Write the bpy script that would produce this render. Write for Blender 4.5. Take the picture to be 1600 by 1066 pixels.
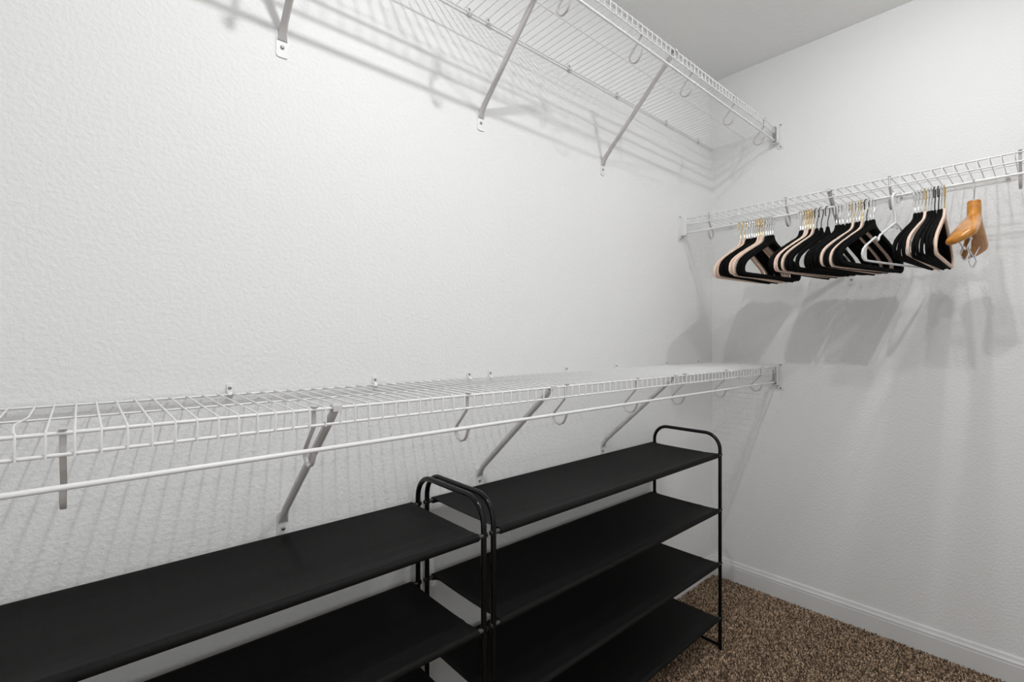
import bpy, bmesh, math, random
from mathutils import Vector, Matrix

S = bpy.context.scene
for o in list(bpy.data.objects):
    bpy.data.objects.remove(o)
COL = S.collection
random.seed(7)

# ------------------------------------------------------------------ camera
YAW = math.atan2(674.0, 755.0)
cam = bpy.data.cameras.new('camera')
cam.sensor_width = 36.0
cam.lens = 755.0 / 1600.0 * 36.0
cam.clip_start = 0.01
co = bpy.data.objects.new('camera', cam)
COL.objects.link(co)
co.location = (-2.370, -1.143, 1.165)
co.rotation_euler = (math.pi / 2, 0, -YAW)
S.camera = co

# ------------------------------------------------------------------ light
w = bpy.data.worlds.new('world')
S.world = w
w.use_nodes = True
w.node_tree.nodes['Background'].inputs[0].default_value = (0.8, 0.8, 0.8, 1)
w.node_tree.nodes['Background'].inputs[1].default_value = 0.0


def downlight(name, loc, power, size, spread, col=(0.985, 0.995, 1.0)):
    l = bpy.data.lights.new(name, 'AREA')
    l.shape = 'DISK'
    l.size = size
    l.spread = math.radians(spread)
    l.energy = power
    l.color = col
    o = bpy.data.objects.new(name, l)
    COL.objects.link(o)
    o.location = loc
    return o


def globe(name, loc, power, radius, col=(0.985, 0.995, 1.0)):
    l = bpy.data.lights.new(name, 'POINT')
    l.energy = power
    l.shadow_soft_size = radius
    l.color = col
    o = bpy.data.objects.new(name, l)
    COL.objects.link(o)
    o.location = loc
    return o


# small ceiling lamps of the closet (all above the frame): a bare bulb in a reflector
downlight('ceiling_lamp_over_racks', (-1.95, -0.80, 2.43), 5.3, 0.04, 180)
downlight('ceiling_lamp_over_hangers', (-0.76, -0.99, 2.41), 1.1, 0.03, 180)
globe('ceiling_lamp_over_hangers_bulb', (-0.76, -0.99, 2.405), 3.6, 0.022)
downlight('ceiling_lamp_mid_room', (-1.7, -1.5, 2.45), 3.6, 0.10, 180)
# fill light, added in an opening invented for it in the back wall
fill = downlight('back_wall_fill', (-3.66, -1.5, 1.02), 4.4, 0.84, 180, (1, 1, 1))
fill.data.shape = 'RECTANGLE'
fill.data.size_y = 2.0
fill.rotation_euler = (math.pi / 2, 0, -math.pi / 2)

S.view_settings.view_transform = 'Standard'
S.view_settings.look = 'None'
S.view_settings.gamma = 1.0
S.view_settings.use_curve_mapping = False
S.view_settings.exposure = 0.78


# ------------------------------------------------------------------ materials
def mat(name, col, rough=0.5, metal=0.0, spec=0.5):
    m = bpy.data.materials.new(name)
    m.use_nodes = True
    b = m.node_tree.nodes['Principled BSDF']
    b.inputs['Base Color'].default_value = (*col, 1)
    b.inputs['Roughness'].default_value = rough
    b.inputs['Metallic'].default_value = metal
    b.inputs['Specular IOR Level'].default_value = spec
    return m


def nodes(m):
    nt = m.node_tree
    return nt, nt.nodes, nt.links, nt.nodes['Principled BSDF']


def noise_bump(m, scale, strength, dist, detail=3.0, rough=0.55):
    nt, N, L, b = nodes(m)
    tc = N.new('ShaderNodeTexCoord')
    nz = N.new('ShaderNodeTexNoise')
    nz.inputs['Scale'].default_value = scale
    nz.inputs['Detail'].default_value = detail
    nz.inputs['Roughness'].default_value = rough
    bp = N.new('ShaderNodeBump')
    bp.inputs['Strength'].default_value = strength
    bp.inputs['Distance'].default_value = dist
    L.new(tc.outputs['Object'], nz.inputs['Vector'])
    L.new(nz.outputs['Fac'], bp.inputs['Height'])
    L.new(bp.outputs['Normal'], b.inputs['Normal'])
    return nz


def noise_color(m, scale, c0, c1, detail=2.0, lo=0.35, hi=0.65):
    nt, N, L, b = nodes(m)
    tc = N.new('ShaderNodeTexCoord')
    nz = N.new('ShaderNodeTexNoise')
    nz.inputs['Scale'].default_value = scale
    nz.inputs['Detail'].default_value = detail
    r = N.new('ShaderNodeValToRGB')
    r.color_ramp.elements[0].position = lo
    r.color_ramp.elements[1].position = hi
    r.color_ramp.elements[0].color = (*c0, 1)
    r.color_ramp.elements[1].color = (*c1, 1)
    L.new(tc.outputs['Object'], nz.inputs['Vector'])
    L.new(nz.outputs['Fac'], r.inputs['Fac'])
    L.new(r.outputs['Color'], b.inputs['Base Color'])
    return nz, r


M = {}
M['wall'] = mat('wall_paint', (0.90, 0.902, 0.896), 0.75, spec=0.25)
noise_bump(M["wall"], 120, 0.55, 0.003, 3.0, 0.55)
M['ceiling'] = mat('ceiling_paint', (0.90, 0.90, 0.89), 0.9, spec=0.2)
noise_bump(M['ceiling'], 45, 0.6, 0.005, 3.0, 0.6)
M['trim'] = mat('trim_paint', (0.82, 0.82, 0.815), 0.35)
M['wire'] = mat('white_vinyl_coating', (0.86, 0.86, 0.855), 0.35)
noise_bump(M['wire'], 300, 0.04, 0.001)
M['strut'] = mat('white_enamel', (0.58, 0.56, 0.55), 0.4)
noise_bump(M['strut'], 200, 0.04, 0.001)
M['clip'] = mat('white_plastic', (0.84, 0.84, 0.84), 0.4)
M['screw'] = mat('zinc_screw', (0.35, 0.35, 0.35), 0.35, 0.9)
M['rack'] = mat('black_lacquer', (0.004, 0.004, 0.0045), 0.16, spec=0.3)
noise_bump(M['rack'], 150, 0.03, 0.001)
M['rack_cap'] = mat('black_plastic', (0.01, 0.01, 0.01), 0.35)
M['rack_tube'] = mat('dark_steel_tube', (0.10, 0.10, 0.10), 0.25, 0.7)
M['fabric'] = mat('black_nonwoven_fabric', (0.017, 0.017, 0.017), 0.65, spec=0.16)
noise_color(M['fabric'], 900, (0.0035, 0.0035, 0.0035), (0.0095, 0.0095, 0.0093), 2.0)
noise_bump(M['fabric'], 700, 0.25, 0.0008)
M['velvet_black'] = mat('black_velvet', (0.006, 0.006, 0.006), 0.95, spec=0.1)
M['velvet_peach'] = mat('peach_velvet', (0.90, 0.70, 0.58), 0.9, spec=0.15)
for k in ('velvet_black', 'velvet_peach'):
    noise_bump(M[k], 900, 0.15, 0.0005)
M['silver'] = mat('chrome_wire', (0.75, 0.75, 0.75), 0.18, 1.0)
M['gold'] = mat('brass_wire', (0.70, 0.50, 0.22), 0.22, 1.0)
M['dark'] = mat('blackened_wire', (0.03, 0.03, 0.03), 0.3, 0.6)
M['white_plastic'] = mat('white_hanger_plastic', (0.86, 0.86, 0.86), 0.3)
M['chrome'] = mat('chrome_clip', (0.62, 0.61, 0.62), 0.15, 1.0)
M['wood'] = mat('varnished_wood', (0.62, 0.30, 0.08), 0.25)
nz, rp = noise_color(M['wood'], 14, (0.46, 0.17, 0.022), (0.66, 0.29, 0.05), 4.0, 0.3, 0.7)
tcw = [n for n in M['wood'].node_tree.nodes if n.type == 'TEX_COORD'][0]
mp = M['wood'].node_tree.nodes.new('ShaderNodeMapping')
mp.inputs['Scale'].default_value = (0.35, 4.0, 4.0)
M['wood'].node_tree.links.new(tcw.outputs['Object'], mp.inputs['Vector'])
M['wood'].node_tree.links.new(mp.outputs['Vector'], nz.inputs['Vector'])

M['carpet'] = mat('brown_carpet', (0.10, 0.075, 0.055), 0.95, spec=0.1)
nt, N, L, b = nodes(M['carpet'])
geo = N.new('ShaderNodeNewGeometry')
rr = N.new('ShaderNodeValToRGB')
els = rr.color_ramp.elements
els[0].position = 0.0
els[0].color = (0.070, 0.052, 0.034, 1)
els[1].position = 1.0
els[1].color = (0.850, 0.646, 0.459, 1)
for p, c in ((0.30, (0.196, 0.133, 0.092, 1)), (0.6, (0.374, 0.264, 0.183, 1)), (0.85, (0.600, 0.440, 0.310, 1))):
    e = els.new(p)
    e.color = c
L.new(geo.outputs['Random Per Island'], rr.inputs['Fac'])
L.new(rr.outputs['Color'], b.inputs['Base Color'])
M['backing'] = mat('carpet_backing', (0.07, 0.05, 0.036), 0.95, spec=0.1)
noise_color(M['backing'], 260, (0.07, 0.05, 0.036), (0.40, 0.29, 0.20))
noise_bump(M['backing'], 220, 0.8, 0.006)


# ------------------------------------------------------------------ mesh helpers
def finish(name, bm, m, parent=None, smooth=True, recalc=True):
    if recalc:
        bmesh.ops.recalc_face_normals(bm, faces=bm.faces[:])
    me = bpy.data.meshes.new(name)
    bm.to_mesh(me)
    bm.free()
    me.materials.append(M[m] if isinstance(m, str) else m)
    if smooth:
        for p in me.polygons:
            p.use_smooth = True
        try:
            me.set_sharp_from_angle(angle=math.radians(40))
        except Exception:
            pass
    o = bpy.data.objects.new(name, me)
    COL.objects.link(o)
    if parent is not None:
        o.parent = parent
        root = parent
        off = Vector((0, 0, 0))
        while root is not None:          # keep the vertices in world space
            off += root.location
            root = root.parent
        o.location = -off
    return o


def part_local(name, bm, m, parent, smooth=True):
    o = finish(name, bm, m, None, smooth)
    o.parent = parent
    return o


def thing(name, label, cat, loc=(0, 0, 0), rz=0.0, group=None):
    o = bpy.data.objects.new(name, None)
    COL.objects.link(o)
    o.empty_display_size = 0.05
    o.location = loc
    o.rotation_euler = (0, 0, rz)
    o['label'] = label
    o['category'] = cat
    if group:
        o['group'] = group
    return o


def struct(name, bm, m, label, cat, smooth=False):
    o = finish(name, bm, m, None, smooth)
    o['kind'] = 'structure'
    o['label'] = label
    o['category'] = cat
    return o


def box(bm, a, b_, bevel=0.0):
    x0, y0, z0 = [min(a[i], b_[i]) for i in range(3)]
    x1, y1, z1 = [max(a[i], b_[i]) for i in range(3)]
    vs = [bm.verts.new(p) for p in ((x0, y0, z0), (x1, y0, z0), (x1, y1, z0), (x0, y1, z0),
                                    (x0, y0, z1), (x1, y0, z1), (x1, y1, z1), (x0, y1, z1))]
    fs = [bm.faces.new([vs[i] for i in f]) for f in
          ((0, 3, 2, 1), (4, 5, 6, 7), (0, 1, 5, 4), (1, 2, 6, 5), (2, 3, 7, 6), (3, 0, 4, 7))]
    if bevel > 0:
        es = list({e for f in fs for e in f.edges})
        bmesh.ops.bevel(bm, geom=es, offset=bevel, segments=2, affect='EDGES', profile=0.5)


def ring_frames(pts):
    P = [Vector(p) for p in pts]
    T = []
    for i in range(len(P)):
        if i == 0:
            t = P[1] - P[0]
        elif i == len(P) - 1:
            t = P[-1] - P[-2]
        else:
            t = (P[i + 1] - P[i]).normalized() + (P[i] - P[i - 1]).normalized()
        T.append(t.normalized())
    ref = Vector((0, 0, 1)) if abs(T[0].z) < 0.9 else Vector((1, 0, 0))
    n = (ref - T[0] * ref.dot(T[0])).normalized()
    fr = []
    for i, t in enumerate(T):
        if i > 0:
            n = (n - t * n.dot(t))
            n.normalize()
        fr.append((P[i], n.copy(), t.cross(n)))
    return fr


def tube(bm, pts, r, n=8, cap=True):
    """sweep a round section of radius r (number or list) along pts"""
    fr = ring_frames(pts)
    rings = []
    for i, (p, u, v) in enumerate(fr):
        rad = r[i] if isinstance(r, (list, tuple)) else r
        rings.append([bm.verts.new(p + u * (math.cos(a) * rad) + v * (math.sin(a) * rad))
                      for a in (2 * math.pi * k / n for k in range(n))])
    for a, b_ in zip(rings, rings[1:]):
        for k in range(n):
            bm.faces.new((a[k], a[(k + 1) % n], b_[(k + 1) % n], b_[k]))
    if cap:
        bm.faces.new(rings[0][::-1])
        bm.faces.new(rings[-1])


def rect_sweep(bm, pts, side, hw, ht, bev=0.25):
    """sweep a bevelled rectangle: hw = half width along the fixed vector side, ht = half thickness"""
    P = [Vector(p) for p in pts]
    side = Vector(side).normalized()
    rings = []
    for i in range(len(P)):
        if i == 0:
            t = P[1] - P[0]
        elif i == len(P) - 1:
            t = P[-1] - P[-2]
        else:
            t = (P[i + 1] - P[i]).normalized() + (P[i] - P[i - 1]).normalized()
        t.normalize()
        nrm = t.cross(side).normalized()
        h = ht[i] if isinstance(ht, (list, tuple)) else ht
        q = hw[i] if isinstance(hw, (list, tuple)) else hw
        c = min(h, q) * bev * 2
        sec = ((q, h - c), (q - c, h), (-q + c, h), (-q, h - c), (-q, -h + c), (-q + c, -h), (q - c, -h), (q, -h + c))
        rings.append([bm.verts.new(P[i] + side * a + nrm * d) for a, d in sec])
    n = 8
    for a, b_ in zip(rings, rings[1:]):
        for k in range(n):
            bm.faces.new((a[k], a[(k + 1) % n], b_[(k + 1) % n], b_[k]))
    bm.faces.new(rings[0][::-1])
    bm.faces.new(rings[-1])


def arc(c, r, a0, a1, n):
    return [(c[0] + r * math.cos(a0 + (a1 - a0) * k / n), c[1] + r * math.sin(a0 + (a1 - a0) * k / n))
            for k in range(n + 1)]


def screw(bm, p, axis, r=0.004, h=0.003):
    p = Vector(p)
    ax = Vector(axis).normalized()
    tube(bm, [p, p + ax * h * 0.6, p + ax * h], [r, r, r * 0.55], 10)


# ------------------------------------------------------------------ the room
X0, Y0, ZC = -3.60, -2.05, 2.465
ZF = -0.006
T = 0.10
bm = bmesh.new(); box(bm, (X0 - T, 0, ZF - T), (T, T, ZC + T)); struct('wall_left', bm, 'wall', 'long white textured wall carrying the two long wire shelves', 'wall')
bm = bmesh.new(); box(bm, (0, Y0 - T, ZF - T), (T, 0, ZC + T)); struct('wall_right', bm, 'wall', 'white end wall behind the row of clothes hangers', 'wall')
bm = bmesh.new(); box(bm, (X0 - T, Y0 - T, ZF - T), (0, Y0, ZC + T)); struct('wall_front', bm, 'wall', 'white wall behind the viewer', 'wall')
bm = bmesh.new()
box(bm, (X0 - T, Y0, ZF - T), (X0, -1.93, ZC + T))
box(bm, (X0 - T, -1.07, ZF - T), (X0, 0, ZC + T))
box(bm, (X0 - T, -1.93, 2.03), (X0, -1.07, ZC + T))  # wall piece above the opening made up to hold the fill light
struct('wall_back', bm, 'wall', 'white wall with an opening added for fill light at the far left end of the closet', 'wall')
bm = bmesh.new()  # casing for the made-up opening, out of view
for ya, yb, za, zb_ in ((-1.99, -1.925, ZF, 2.09), (-1.075, -1.01, ZF, 2.09), (-1.99, -1.01, 2.025, 2.09)):
    box(bm, (X0 - 0.002, ya, za), (X0 + 0.014, yb, zb_), 0.003)
struct('trim_1', bm, 'trim', 'white casing added round the fill light opening', 'added casing')
bm = bmesh.new(); box(bm, (X0, Y0, ZC), (0, 0, ZC + T)); struct('ceiling', bm, 'ceiling', 'light grey textured ceiling', 'ceiling')
bm = bmesh.new(); box(bm, (X0, Y0, ZF - T), (0, 0, ZF)); struct('floor', bm, 'backing', 'floor under the brown carpet', 'floor')

# baseboards: profile (distance from wall, height)
BB = [(0, ZF), (0.0135, ZF), (0.0135, 0.064), (0.0125, 0.067), (0.0125, 0.0755), (0.0095, 0.0785), (0.0075, 0.084), (0.0065, 0.0895), (0.0045, 0.093), (0, 0.0945)]


def prism(bm, ring_a, ring_b):
    a = [bm.verts.new(p) for p in ring_a]
    b_ = [bm.verts.new(p) for p in ring_b]
    n = len(a)
    for k in range(n):
        bm.faces.new((a[k], a[(k + 1) % n], b_[(k + 1) % n], b_[k]))
    bm.faces.new(a[::-1])
    bm.faces.new(b_)


bm = bmesh.new(); prism(bm, [(-d, Y0, z) for d, z in BB], [(-d, -d, z) for d, z in BB]); struct('baseboard_right', bm, 'trim', 'white moulded baseboard along the end wall', 'baseboard')
bm = bmesh.new(); prism(bm, [(X0, -d, z) for d, z in BB], [(-d, -d, z) for d, z in BB]); struct('baseboard_left', bm, 'trim', 'white moulded baseboard behind the shoe racks', 'baseboard')


# carpet pile: short tufts
def carpet():
    rnd = random.Random(3)
    verts, faces = [], []
    st = 0.0046

    def tuft(x, y, r, h):
        i = len(verts)
        ax, ay = rnd.uniform(-0.004, 0.004), rnd.uniform(-0.004, 0.004)
        a0 = rnd.uniform(0, 6.28)
        for k in range(4):
            a = a0 + k * math.pi / 2
            verts.append((x + r * 0.7 * math.cos(a), y + r * 0.7 * math.sin(a), ZF - 0.002))
        for k in range(4):
            a = a0 + 0.7 + k * math.pi / 2
            verts.append((x + ax * 0.7 + r * math.cos(a), y + ay * 0.7 + r * math.sin(a), ZF + h * 0.62))
        verts.append((x + ax, y + ay, ZF + h))
        for k in range(4):
            j = (k + 1) % 4
            faces.append((i + k, i + j, i + 4 + j, i + 4 + k))
            faces.append((i + 4 + k, i + 4 + j, i + 8))

    xa, ya = -1.75, -1.50
    nx, ny = int(-xa / st), int(-ya / st)
    for i in range(nx):
        for j in range(ny):
            x = xa + (i + rnd.random()) * st
            y = ya + (j + rnd.random()) * st
            if x > -0.014 or y > -0.014:
                continue
            tuft(x, y, rnd.uniform(0.0017, 0.0031), rnd.uniform(0.006, 0.0125))
    me = bpy.data.meshes.new('carpet_pile')
    me.from_pydata(verts, [], faces)
    me.update()
    me.materials.append(M['carpet'])
    o = bpy.data.objects.new('carpet_pile', me)
    COL.objects.link(o)
    o['kind'] = 'stuff'
    o['label'] = 'short speckled brown carpet pile covering the floor'
    o['category'] = 'carpet'


carpet()


# ------------------------------------------------------------------ wire shelves
def wire_shelf(mp, root, s0, s1, zb, zf, first, step, hooks, struts, zfoot, clips, rod_drop=0.0675, dback=0.010, kink=None, far_end=True):
    """mp(s, d, z) -> world point; s runs along the wall from the corner, d away from the wall"""
    D = 0.302
    zr = lambda d: zb + (zf - zb) * (d - dback) / (D - dback)
    Sv = Vector(mp(1, 0, 0)) - Vector(mp(0, 0, 0))
    Dv = Vector(mp(0, 1, 0)) - Vector(mp(0, 0, 0))
    # cross wires bent down over the front
    bm = bmesh.new()
    k0 = math.ceil((s0 + 0.012 - first) / step)
    k1 = math.floor((s1 - 0.012 - first) / step)
    up = 0.0034
    for k in range(k0, k1 + 1):
        s = first + k * step
        jz = random.uniform(-0.0004, 0.0004)
        pts = [(s, dback - 0.003, zb + up), (s, 0.165, zr(0.165) + up), (s, D - 0.010, zf + up)]
        pts += [(s, D - 0.004, zf + up - 0.0002), (s, D + 0.0016, zf + 0.0026), (s, D + 0.0036, zf - 0.002)]
        pts += [(s, D + 0.0036, zf - 0.0305)]
        if kink is not None and abs(s - kink) < step * 0.4:
            pts = [(s - 0.004, dback - 0.003, zb + up), (s - 0.003, 0.150, zr(0.165) + up), (s + 0.001, 0.185, zr(0.18) + up),
                   (s + 0.006, 0.215, zr(0.21) + up), (s + 0.006, 0.240, zr(0.24) + up)] + \
                  [(s + 0.002, D - 0.010, zf + up)] + pts[3:]
        tube(bm, [mp(q[0] + jz, q[1], q[2]) for q in pts], 0.00145, 6)
    finish('wire_deck', bm, 'wire', root)
    for name, d, z, r in (('back_rail', dback, zb, 0.0022), ('middle_rail', 0.165, zr(0.165), 0.0017),
                          ('front_rail', D, zf, 0.0027), ('lower_front_rail', D, zf - 0.0275, 0.0026)):
        bm = bmesh.new()
        tube(bm, [mp(s0 + 0.004, d, z), mp((s0 + s1) / 2, d, z), mp(s1 - 0.004, d, z)], r, 10)
        finish(name, bm, 'wire', root)
    zrod = zf - rod_drop
    bm = bmesh.new()
    tube(bm, [mp(s0 + 0.004, D, zrod), mp((s0 + s1) / 2, D, zrod), mp(s1 - 0.004, D, zrod)], 0.0041, 14)
    finish('hanging_rod', bm, 'wire', root)
    # J-shaped rod hooks
    for s in hooks:
        prof = [(D - 0.0045, 0.004), (D - 0.0045, -0.028), (D - 0.010, -0.036), (0.259, -0.0705), (0.2545, -0.0785), (0.2555, -0.0885),
                (0.2635, -0.0985), (0.275, -0.1025), (0.2865, -0.0985), (0.294, -0.090), (0.2995, -0.079), (D - 0.0005, -0.0725)]
        bm = bmesh.new()
        rect_sweep(bm, [mp(s, d, zf + z) for d, z in prof], Sv, 0.0036, 0.0017)
        # little lip over the front rail
        cap = [(D - 0.0055, 0.0005), (D - 0.0045, 0.0050), (D, 0.0062), (D + 0.0042, 0.0045)]
        rect_sweep(bm, [mp(s, d, zf + z) for d, z in cap], Sv, 0.0042, 0.0012)
        finish('rod_hook', bm, 'strut', root)
    # diagonal support brackets
    for s in struts:
        bm = bmesh.new()
        foot, top = (0.006, zfoot + 0.022), (D - 0.008, zf - 0.006)
        vec = Vector((top[0] - foot[0], top[1] - foot[1])).normalized()
        pts = [(0.0035, zfoot + 0.006), (foot[0] + 0.002, foot[1]), (foot[0] + 0.02 * vec.x, foot[1] + 0.02 * vec.y + 0.004),
               (top[0] - 0.02 * vec.x, top[1] - 0.02 * vec.y), top]
        rect_sweep(bm, [mp(s, d, z) for d, z in pts], Sv, [0.0105, 0.0085, 0.0070, 0.0070, 0.0070], [0.0014, 0.0050, 0.0075, 0.0075, 0.0062], 0.3)
        # cap over the front rail
        rect_sweep(bm, [mp(s, D - 0.013, zf - 0.002), mp(s, D - 0.006, zf + 0.0035), mp(s, D, zf + 0.0052), mp(s, D + 0.005, zf + 0.003), mp(s, D + 0.0062, zf - 0.006)],
                   Sv, 0.008, 0.0014)
        br = finish('support_bracket', bm, 'strut', root)
        bm = bmesh.new()
        n = 6
        out = []
        wv, hv, rr_ = 0.0125, 0.031, 0.006
        for cx_, cz_, a in ((wv - rr_, zfoot - hv + rr_, -90), (wv - rr_, zfoot + hv - 0.008, 0), (-wv + rr_, zfoot + hv - 0.008, 90), (-wv + rr_, zfoot - hv + rr_, 180)):
            for q in range(4):
                t = math.radians(a + 30 * q)
                out.append((cx_ + rr_ * math.cos(t), cz_ + rr_ * math.sin(t)))
        prism(bm, [mp(s + a, 0.0003, z) for a, z in out], [mp(s + a, 0.0026, z) for a, z in out])
        finish('foot_plate', bm, 'clip', br, smooth=False)
        bm = bmesh.new()
        screw(bm, mp(s, 0.0026, zfoot - 0.009), Dv, 0.0042, 0.003)
        finish('screw', bm, 'screw', br)
    # wall clips holding the back rail
    for s in clips:
        bm = bmesh.new()
        a, b_ = mp(s - 0.006, 0.0003, zb - 0.004), mp(s + 0.006, 0.0042, zb + 0.022)
        box(bm, a, b_, 0.0012)
        rect_sweep(bm, [mp(s, 0.003, zb + 0.004), mp(s, dback, zb + 0.0042), mp(s, dback + 0.0042, zb), mp(s, dback, zb - 0.0044), mp(s, 0.003, zb - 0.0046)], Sv, 0.0048, 0.0013)
        cl = finish('wall_clip', bm, 'clip', root)
        bm = bmesh.new()
        screw(bm, mp(s, 0.0042, zb + 0.0135), Dv, 0.0034, 0.0022)
        finish('screw', bm, 'screw', cl)
    # end brackets at the side walls
    for e, sg in ((s0, 1), (s1, -1)):
        if e == s1 and not far_end:
            continue
        bm = bmesh.new()
        zt, zb_ = zf + 0.0135, zrod - 0.012
        box(bm, mp(e + sg * 0.0004, D - 0.020, zb_ - 0.004), mp(e + sg * 0.0030, D + 0.026, zt + 0.003), 0.0006)     # plate
        box(bm, mp(e + sg * 0.0025, D + 0.0115, zb_), mp(e + sg * 0.034, D + 0.0140, zt), 0.0008)                  # front cheek
        box(bm, mp(e + sg * 0.0025, D - 0.0125, zb_), mp(e + sg * 0.024, D - 0.0105, zf - 0.014), 0.0006)            # back cheek
        box(bm, mp(e + sg * 0.0025, D - 0.012, zb_ - 0.0005), mp(e + sg * 0.032, D + 0.0125, zb_ + 0.0020), 0.0006)   # bottom web
        box(bm, mp(e + sg * 0.0004, D + 0.004, zb_ - 0.024), mp(e + sg * 0.0032, D + 0.030, zb_ - 0.003), 0.0006)    # screw tab
        eb = finish('end_bracket', bm, 'clip', root)
        bm = bmesh.new()
        screw(bm, mp(e + sg * 0.0032, D + 0.018, zb_ - 0.014), Sv * sg, 0.0040, 0.0028)
        finish('screw', bm, 'screw', eb)
        bm = bmesh.new()
        screw(bm, mp(e + sg * 0.0030, D + 0.019, zt - 0.004), Sv * sg, 0.0036, 0.0026)
        finish('screw', bm, 'screw', eb)


longwall = lambda s, d, z: (-s, -d, z)
rightwall = lambda s, d, z: (-d, -s, z)
GS = 'white wire closet shelves with hanging rods'

lower = thing('wire_shelf', 'white wire shelf with rod along the long wall just above the black shoe racks', 'shelf', (-1.8, 0, 1.05), group=GS)
wire_shelf(longwall, lower, 0.0, -X0, 1.054, 1.0475, 2.4296, 0.02683,
           [0.165, 0.510, 0.826, 1.109, 1.428, 1.745, 2.0715, 2.387, 2.72, 3.05],
           [0.889, 1.4815, 2.034, 2.62, 3.2], 0.757,
           [0.149, 0.438, 0.8045, 1.096, 1.441, 1.5208, 1.816, 2.139, 2.53, 2.80, 3.2], rod_drop=0.0695, kink=2.4296)
upper = thing('wire_shelf', 'white wire shelf with rod high on the long wall near the ceiling', 'shelf', (-1.8, 0, 2.13), group=GS)
wire_shelf(longwall, upper, 0.0, -X0, 2.1225, 2.1345, 1.2479, 0.02686,
           [0.1355, 0.432, 0.769, 1.081, 1.4126, 1.745, 2.0715, 2.387, 2.72, 3.05],
           [0.889, 1.4765, 2.036, 2.62, 3.2], 1.826,
           [0.149, 0.438, 0.800, 1.082, 1.4486, 1.5208, 1.816, 2.139, 2.53, 2.80, 3.2], rod_drop=0.062)
side = thing('wire_shelf', 'white wire shelf with rod on the end wall full of black and peach hangers', 'shelf', (0, -1.0, 1.72), group=GS)
wire_shelf(rightwall, side, 0.0, -Y0, 1.722, 1.7235, 0.7973, 0.0268,
           [0.1282, 0.4425, 0.769, 1.078, 1.40, 1.72], [0.589, 1.17, 1.75], 1.4275,
           [0.097, 0.42, 0.751, 1.04, 1.36, 1.70], rod_drop=0.0645)


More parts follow.
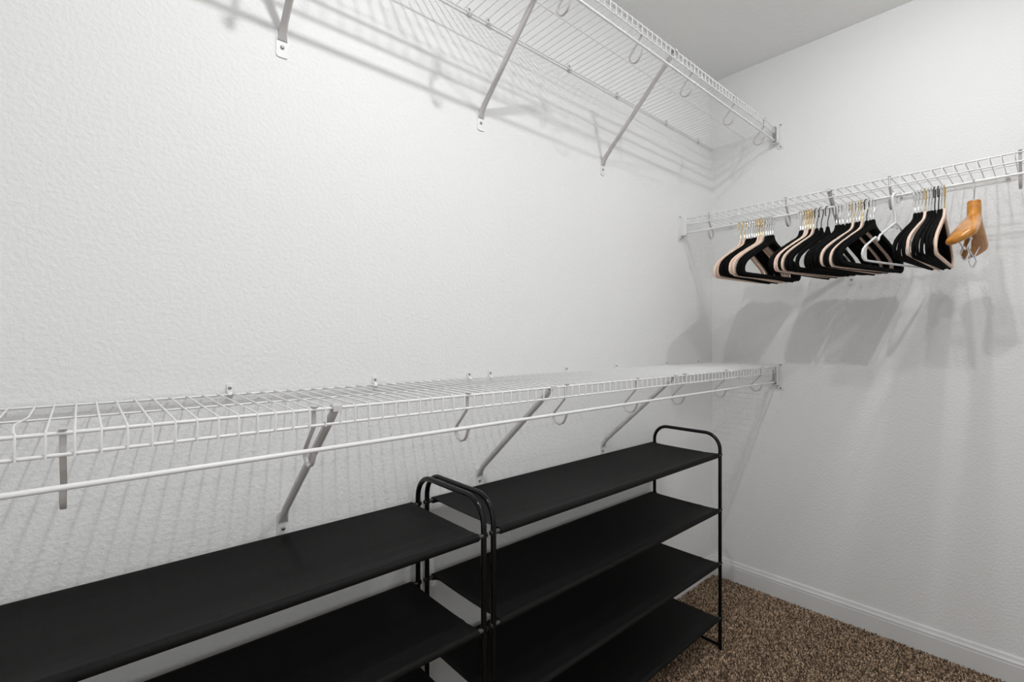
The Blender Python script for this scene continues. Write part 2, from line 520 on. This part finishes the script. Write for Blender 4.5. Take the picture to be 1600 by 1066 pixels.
# ------------------------------------------------------------------ shoe racks
def shoe_rack(x0, x1, label, seed):
    rnd = random.Random(seed)
    yf, yr = -0.305, -0.026
    PR = 0.0066
    zt = 0.812
    tiers = [0.121, 0.3255, 0.527, 0.735]
    root = thing('shoe_rack', label, 'shoe rack', ((x0 + x1) / 2, (yf + yr) / 2, 0), group='black four-tier shoe racks')
    for x in (x0, x1):
        bm = bmesh.new()
        R = 0.058
        prof = [(yf, 0.0005), (yf, 0.4), (yf, zt - R)] + arc((yf + R, zt - R), R, math.pi, math.pi / 2, 10)[1:] + \
            arc((yr - R, zt - R), R, math.pi / 2, 0, 10) + [(yr, 0.4), (yr, 0.0005)]
        tube(bm, [(x, y, z) for y, z in prof], PR, 14)
        fr = finish('end_frame', bm, 'rack', root)
        bm = bmesh.new()
        tube(bm, [(x, yf + 0.004, 0.016), (x, (yf + yr) / 2, 0.016), (x, yr - 0.004, 0.016)], 0.0055, 12)
        finish('foot_bar', bm, 'rack', fr)
        sg = -1 if x == x0 else 1
        for y in (yf, yr):
            for z in tiers:
                bm = bmesh.new()
                tube(bm, [(x + sg * 0.0055, y, z), (x + sg * 0.0085, y, z), (x + sg * 0.0105, y, z)], [0.0062, 0.0058, 0.003], 10)
                finish('bolt_cap', bm, 'rack_cap', fr)
    for ti, z in enumerate(tiers):
        # fabric: a sagging sheet sewn into a sleeve round each tube
        bm = bmesh.new()
        gap = 0.017
        xa, xb = x0 + gap, x1 - gap
        nx = 46
        rs = 0.0086
        sagm = 0.013 + 0.004 * rnd.random()
        ph = [rnd.uniform(0, 6.28) for _ in range(4)]
        rings = []
        for i in range(nx + 1):
            t = i / nx
            x = xa + (xb - xa) * t
            wob = 0.0014 * math.sin(5.1 * t + ph[0]) + 0.0009 * math.sin(13 * t + ph[1])
            pull = 0.12 + 0.88 * math.sin(math.pi * t) ** 0.5 if 0 < t < 1 else 0.12
            sag = sagm * pull + wob
            ridge = 0.06 + 0.012 * math.sin(7 * t + ph[2])
            sec = []
            # rear sleeve, front sleeve, joined by upper and lower sheet
            for a in (-60, -20, 20, 55, 90):
                sec.append((yr + rs * math.cos(math.radians(a)), z + rs * math.sin(math.radians(a))))
            yA, yB = yr - 0.006, yf + 0.006
            top, bot = [], []
            m = 22
            for k in range(m + 1):
                q = k / m
                y = yA + (yB - yA) * q
                prof = 4 * q * (1 - q)
                zz = z + rs * 0.75 - sag * prof ** 0.75
                yd = y - yf
                zz += 0.0012 * math.exp(-((yd - ridge) / 0.006) ** 2) * (0.5 + 0.5 * math.sin(4 * t + ph[3]))
                zz -= 0.0010 * math.exp(-((yd - ridge + 0.011) / 0.006) ** 2)
                hem = 0.0011 if (yr - y) < 0.034 else 0.0
                hem += 0.0009 if yd < 0.030 else 0.0
                top.append((y, zz + hem * 0.7))
                bot.append((y, zz - 0.0014 - hem))
            sec += top
            for a in (90, 125, 160, 200, 240, 280, 320):
                sec.append((yf + rs * math.cos(math.radians(a)), z + rs * math.sin(math.radians(a))))
            sec += bot[::-1][2:-2]
            for a in (215, 255, 285):
                sec.append((yr + rs * math.cos(math.radians(a)), z + rs * math.sin(math.radians(a))))
            rings.append([bm.verts.new((x, y, zz)) for y, zz in sec])
        n = len(rings[0])
        for a, b_ in zip(rings, rings[1:]):
            for k in range(n):
                bm.faces.new((a[k], a[(k + 1) % n], b_[(k + 1) % n], b_[k]))
        bm.faces.new(rings[0][::-1])
        bm.faces.new(rings[-1])
        fs = finish('fabric_shelf', bm, 'fabric', root)
        for nm, y in (('front_tube', yf), ('rear_tube', yr)):
            bm = bmesh.new()
            tube(bm, [(x0 + 0.004, y, z), ((x0 + x1) / 2, y, z), (x1 - 0.004, y, z)], 0.0058, 12)
            o = finish(nm, bm, 'rack_tube', fs)


shoe_rack(-1.678, -0.569, 'black fabric shoe rack standing nearer the corner of the end wall', 5)
shoe_rack(-2.815, -1.7055, 'black fabric shoe rack at the left, cut off by the photo edge', 11)


# ------------------------------------------------------------------ hangers
ROD_X, ROD_Z, ROD_R = -0.302, 1.7235 - 0.0645, 0.0041
HOOK_Z = ROD_Z + ROD_R


def velvet_body(bm):
    half_out = [(0.0, -0.0715), (0.0065, -0.0735), (0.0095, -0.083), (0.016, -0.0925), (0.033, -0.1035), (0.062, -0.1165), (0.090, -0.1290),
                (0.112, -0.1390), (0.118, -0.1440), (0.124, -0.1445), (0.150, -0.1570), (0.178, -0.1715), (0.201, -0.1865),
                (0.2145, -0.2015), (0.2200, -0.2170), (0.2195, -0.2300), (0.2135, -0.2400), (0.2040, -0.2460), (0.150, -0.2475), (0.075, -0.2475), (0.0, -0.2475)]
    half_in = [(0.0, -0.1085), (0.004, -0.1090), (0.010, -0.1105), (0.017, -0.1130), (0.034, -0.1205), (0.056, -0.1310), (0.082, -0.1430),
               (0.103, -0.1535), (0.109, -0.1565), (0.115, -0.1590), (0.140, -0.1710), (0.166, -0.1845), (0.186, -0.1975),
               (0.1965, -0.2090), (0.2010, -0.2180), (0.2010, -0.2265), (0.1980, -0.2320), (0.1920, -0.2345), (0.150, -0.2350), (0.075, -0.2350), (0.0, -0.2350)]
    out = half_out + [(-u, z) for u, z in half_out[-2:0:-1]]
    inn = half_in + [(-u, z) for u, z in half_in[-2:0:-1]]
    th = 0.0033
    rings = []
    for (uo, zo), (ui, zi) in zip(out, inn):
        o_, i_ = Vector((uo, 0, zo)), Vector((ui, 0, zi))
        e = (i_ - o_)
        c = min(0.0022, e.length * 0.3)
        e.normalize()
        P = [o_, o_ + e * c + Vector((0, th, 0)), i_ - e * c + Vector((0, th, 0)), i_, i_ - e * c - Vector((0, th, 0)), o_ + e * c - Vector((0, th, 0))]
        rings.append([bm.verts.new(p) for p in P])
    n = len(rings)
    for a in range(n):
        b_ = (a + 1) % n
        for k in range(6):
            j = (k + 1) % 6
            bm.faces.new((rings[a][k], rings[a][j], rings[b_][j], rings[b_][k]))


def wire_hook(bm, r=0.0017, tip=-1.0, zneck=-0.078):
    R = 0.0165
    c = (0.0, -R + r)
    pts = [(0.0, zneck), (0.0, -0.056), (0.004, -0.046)]
    pts += [(c[0] + R * math.cos(a), c[1] + R * math.sin(a)) for a in [math.radians(q) for q in range(-40, 206, 16)]]
    pts += [(-R + 0.001, -0.028), (-R + 0.0035, -0.036)]
    tube(bm, [(u * -tip, 0, z) for u, z in pts], r, 8)


HB = {}


def hanger_proto(col, hk):
    key = (col, hk)
    if key not in HB:
        bm = bmesh.new(); velvet_body(bm)
        b1 = finish('body', bm, 'velvet_' + col)
        bm = bmesh.new(); wire_hook(bm)
        h1 = finish('hook', bm, hk)
        HB[key] = (b1, h1, [False])
    return HB[key]


def rod_y(px):
    u = (px - 800.0) / 755.0
    Fx, Fy, Rx, Ry = math.sin(YAW), math.cos(YAW), math.cos(YAW), -math.sin(YAW)
    dx, dy = Fx + u * Rx, Fy + u * Ry
    return co.location.y + dy * (ROD_X - co.location.x) / dx


ORD = ['', 'first', 'second', 'third', 'fourth', 'fifth', 'sixth', 'seventh', 'eighth', 'ninth', 'tenth', 'eleventh', 'twelfth',
       'thirteenth', 'fourteenth', 'fifteenth', 'sixteenth', 'seventeenth', 'eighteenth', 'nineteenth', 'twentieth']
HK = {'s': ('silver', 'silver'), 'g': ('gold', 'gold'), 'd': ('dark', 'black')}
CL = {
    'left': ([('p', 'g', 1157), ('p', 'g', 1163), ('b', 's', 1167.5), ('b', 's', 1171), ('b', 's', 1175), ('b', 's', 1178.8), ('b', 's', 1182), ('p', 'g', 1185.5),
              ('p', 'g', 1189), ('p', 'g', 1192.5), ('b', 's', 1197), ('b', 's', 1200.6), ('b', 's', 1204), ('b', 's', 1207.5)], -3.0, -8.0),
    'middle': ([('b', 's', 1251), ('b', 's', 1254.8), ('p', 'g', 1258.5), ('p', 'g', 1262.3), ('b', 'g', 1266.3), ('p', 'g', 1270.5), ('b', 'd', 1276), ('b', 'd', 1283),
                ('b', 'd', 1293), ('b', 's', 1307), ('b', 's', 1311.8), ('b', 's', 1317), ('b', 's', 1324), ('b', 's', 1328.5), ('p', 'g', 1333.6),
                ('b', 's', 1338.3), ('b', 's', 1343), ('p', 'g', 1347.5), ('b', 'd', 1354), ('b', 's', 1359.5), ('b', 's', 1365)], -9.0, -12.5),
    'right': ([('b', 's', 1429.7), ('b', 's', 1434.8), ('b', 's', 1440.2), ('p', 'g', 1446), ('b', 's', 1451), ('b', 's', 1455.7), ('b', 'd', 1460.5), ('b', 'd', 1466.5),
               ('b', 's', 1471), ('p', 'g', 1476)], -5.0, 1.0),
}
for cname, (lst, a0, a1) in CL.items():
    n = len(lst)
    for i, (c, h, px) in enumerate(lst):
        col = 'peach' if c == 'p' else 'black'
        hk, hn = HK[h]
        pos = 'leftmost' if i == 0 else ('rightmost' if i == n - 1 else ORD[i + 1] + ' from the left')
        root = thing('velvet_hanger', '%s velvet hanger with %s hook, %s in the %s hanger cluster' % (col, hn, pos, cname), 'clothes hanger',
                     (ROD_X, rod_y(px), HOOK_Z), math.radians(a0 + (a1 - a0) * i / (n - 1)), 'velvet hangers on the end wall rod')
        root.rotation_euler[1] = math.radians(random.uniform(-1.3, 1.3))
        b1, h1, used = hanger_proto(col, hk)
        for p in (b1, h1):
            q = p if not used[0] else p.copy()
            if used[0]:
                COL.objects.link(q)
            q.parent = root
        used[0] = True

# white plastic hanger
root = thing('plastic_hanger', 'white plastic tubular hanger turned askew between two velvet hanger clusters', 'clothes hanger', (ROD_X, rod_y(1399), HOOK_Z), math.radians(-16.0))
bm = bmesh.new()
half = [(0.004, -0.098), (0.022, -0.107), (0.070, -0.1345), (0.090, -0.1450), (0.098, -0.1530), (0.1005, -0.1620), (0.105, -0.1660), (0.111, -0.1630), (0.113, -0.1570), (0.118, -0.1560),
        (0.150, -0.1745), (0.174, -0.1890), (0.188, -0.2020), (0.193, -0.2160), (0.189, -0.2290), (0.178, -0.2360), (0.150, -0.2370), (0.075, -0.2375)]
loop = [(0.0, -0.0965)] + half + [(0.0, -0.2375)] + [(-u, z) for u, z in half[::-1]] + [(0.0, -0.0965)]
tube(bm, [(u, 0, z) for u, z in loop], 0.0036, 10)
for sg in (-1, 1):       # flat webs in the shoulder ends, under the neck
    poly = [(0.160, -0.180), (0.176, -0.191), (0.188, -0.203), (0.192, -0.216), (0.188, -0.229), (0.178, -0.235), (0.166, -0.236), (0.170, -0.222), (0.170, -0.205)]
    prism(bm, [(sg * u, -0.0012, z) for u, z in poly], [(sg * u, 0.0012, z) for u, z in poly])
poly = [(0, -0.095), (0.030, -0.112), (0.018, -0.116), (0, -0.113), (-0.018, -0.116), (-0.030, -0.112)]
prism(bm, [(u, -0.0014, z) for u, z in poly], [(u, 0.0014, z) for u, z in poly])
part_local('body', bm, 'white_plastic', root)
bm = bmesh.new()
R = 0.019
r = 0.0038
pts = [(0.0, -0.098), (0.002, -0.075), (0.010, -0.055), (0.0165, -0.035)]
pts += [(R * math.cos(a), -R + r + R * math.sin(a)) for a in [math.radians(q) for q in range(-12, 200, 14)]] + [(-R + 0.001, -0.026)]
tube(bm, [(-u, 0, z) for u, z in pts], [r] * (len(pts) - 1) + [r * 0.8], 10)
part_local('hook', bm, 'white_plastic', root)

# wooden suit hanger
root = thing('wooden_hanger', 'varnished orange-brown wooden suit hanger with chrome clips at the right end of the rod', 'clothes hanger', (ROD_X, rod_y(1522), HOOK_Z), math.radians(0))


def loft(bm, secs, n=16):
    rings = []
    for c, ax1, ax2, r1, r2 in secs:
        c, ax1, ax2 = Vector(c), Vector(ax1).normalized(), Vector(ax2).normalized()
        ring = []
        for k in range(n):
            a = 2 * math.pi * k / n
            ca, sa = math.cos(a), math.sin(a)
            ring.append(bm.verts.new(c + ax1 * (r1 * math.copysign(abs(ca) ** 0.8, ca)) + ax2 * (r2 * math.copysign(abs(sa) ** 0.8, sa))))
        rings.append(ring)
    for a, b_ in zip(rings, rings[1:]):
        for k in range(n):
            bm.faces.new((a[k], a[(k + 1) % n], b_[(k + 1) % n], b_[k]))
    bm.faces.new(rings[0][::-1])
    bm.faces.new(rings[-1])


bm = bmesh.new()
secs = []
for q in [k / 26 * 2 - 1 for k in range(27)]:
    a = abs(q)
    u = 0.2 * q
    z = -0.120 - 0.088 * a ** 1.15
    v = 0.016 * a ** 1.6
    tipf = 1.0 if a < 0.86 else math.sqrt(max(0.0, 1 - ((a - 0.86) / 0.145) ** 2))
    hv = (0.0175 + 0.0245 * a ** 1.7) * tipf + 0.001
    hz = (0.019 - 0.005 * a) * max(tipf, 0.5)
    sg_ = 1 if q > 0 else -1
    slope = Vector((1, 0.025 * a ** 0.6 * sg_, -0.50 * a ** 0.1 * sg_)).normalized()
    side_ = Vector((0, 1, 0)) - slope * slope.y
    roll = -0.5 * a
    s2 = side_ * math.cos(roll) + Vector((0, 0, 1)) * math.sin(roll)
    n2 = slope.cross(s2)
    secs.append(((u, v, z), s2, n2, hv, hz))
loft(bm, secs)
loft(bm, [((0, 0, z), (1, 0, 0), (0, 1, 0), ru, rv) for z, ru, rv in ((-0.062, 0.014, 0.0135), (-0.064, 0.0165, 0.016), (-0.085, 0.018, 0.0170), (-0.105, 0.024, 0.0172), (-0.118, 0.036, 0.0175), (-0.128, 0.044, 0.016))])
body = part_local('body', bm, 'wood', root)
md = body.modifiers.new('blend', 'REMESH')
md.mode = 'VOXEL'
md.voxel_size = 0.0022
md.use_smooth_shade = True
ms = body.modifiers.new('soften', 'SMOOTH')
ms.factor = 0.5
ms.iterations = 6
bm = bmesh.new()
wire_hook(bm, 0.0021, -1.0, -0.068)
part_local('hook', bm, 'silver', root)
bm = bmesh.new()
tube(bm, [(-0.155, 0.012, -0.222), (-0.02, 0.010, -0.218), (0, 0.010, -0.212), (0.02, 0.010, -0.218), (0.155, 0.012, -0.222)], 0.0021, 8)
for sg in (-1, 1):
    tube(bm, [(sg * 0.012, 0.006, -0.118), (sg * 0.012, 0.008, -0.17), (sg * 0.010, 0.010, -0.216)], 0.0016, 8)
bar = part_local('clip_bar', bm, 'chrome', root)
for u in (-0.115, 0.095):
    bm = bmesh.new()
    for sg in (-1, 1):
        rect_sweep(bm, [(u, 0.011 + sg * 0.016, -0.194), (u, 0.011 + sg * 0.008, -0.212), (u, 0.011 + sg * 0.0045, -0.224), (u, 0.011 + sg * 0.009, -0.240), (u, 0.011 + sg * 0.0035, -0.256), (u, 0.011 + sg * 0.0015, -0.260)],
                   (1, 0, 0), [0.009, 0.011, 0.013, 0.015, 0.017, 0.017], 0.0009)
    tube(bm, [(u - 0.012, 0.011, -0.2225), (u + 0.012, 0.011, -0.2225)], 0.0042, 10)
    part_local('clip', bm, 'chrome', root)
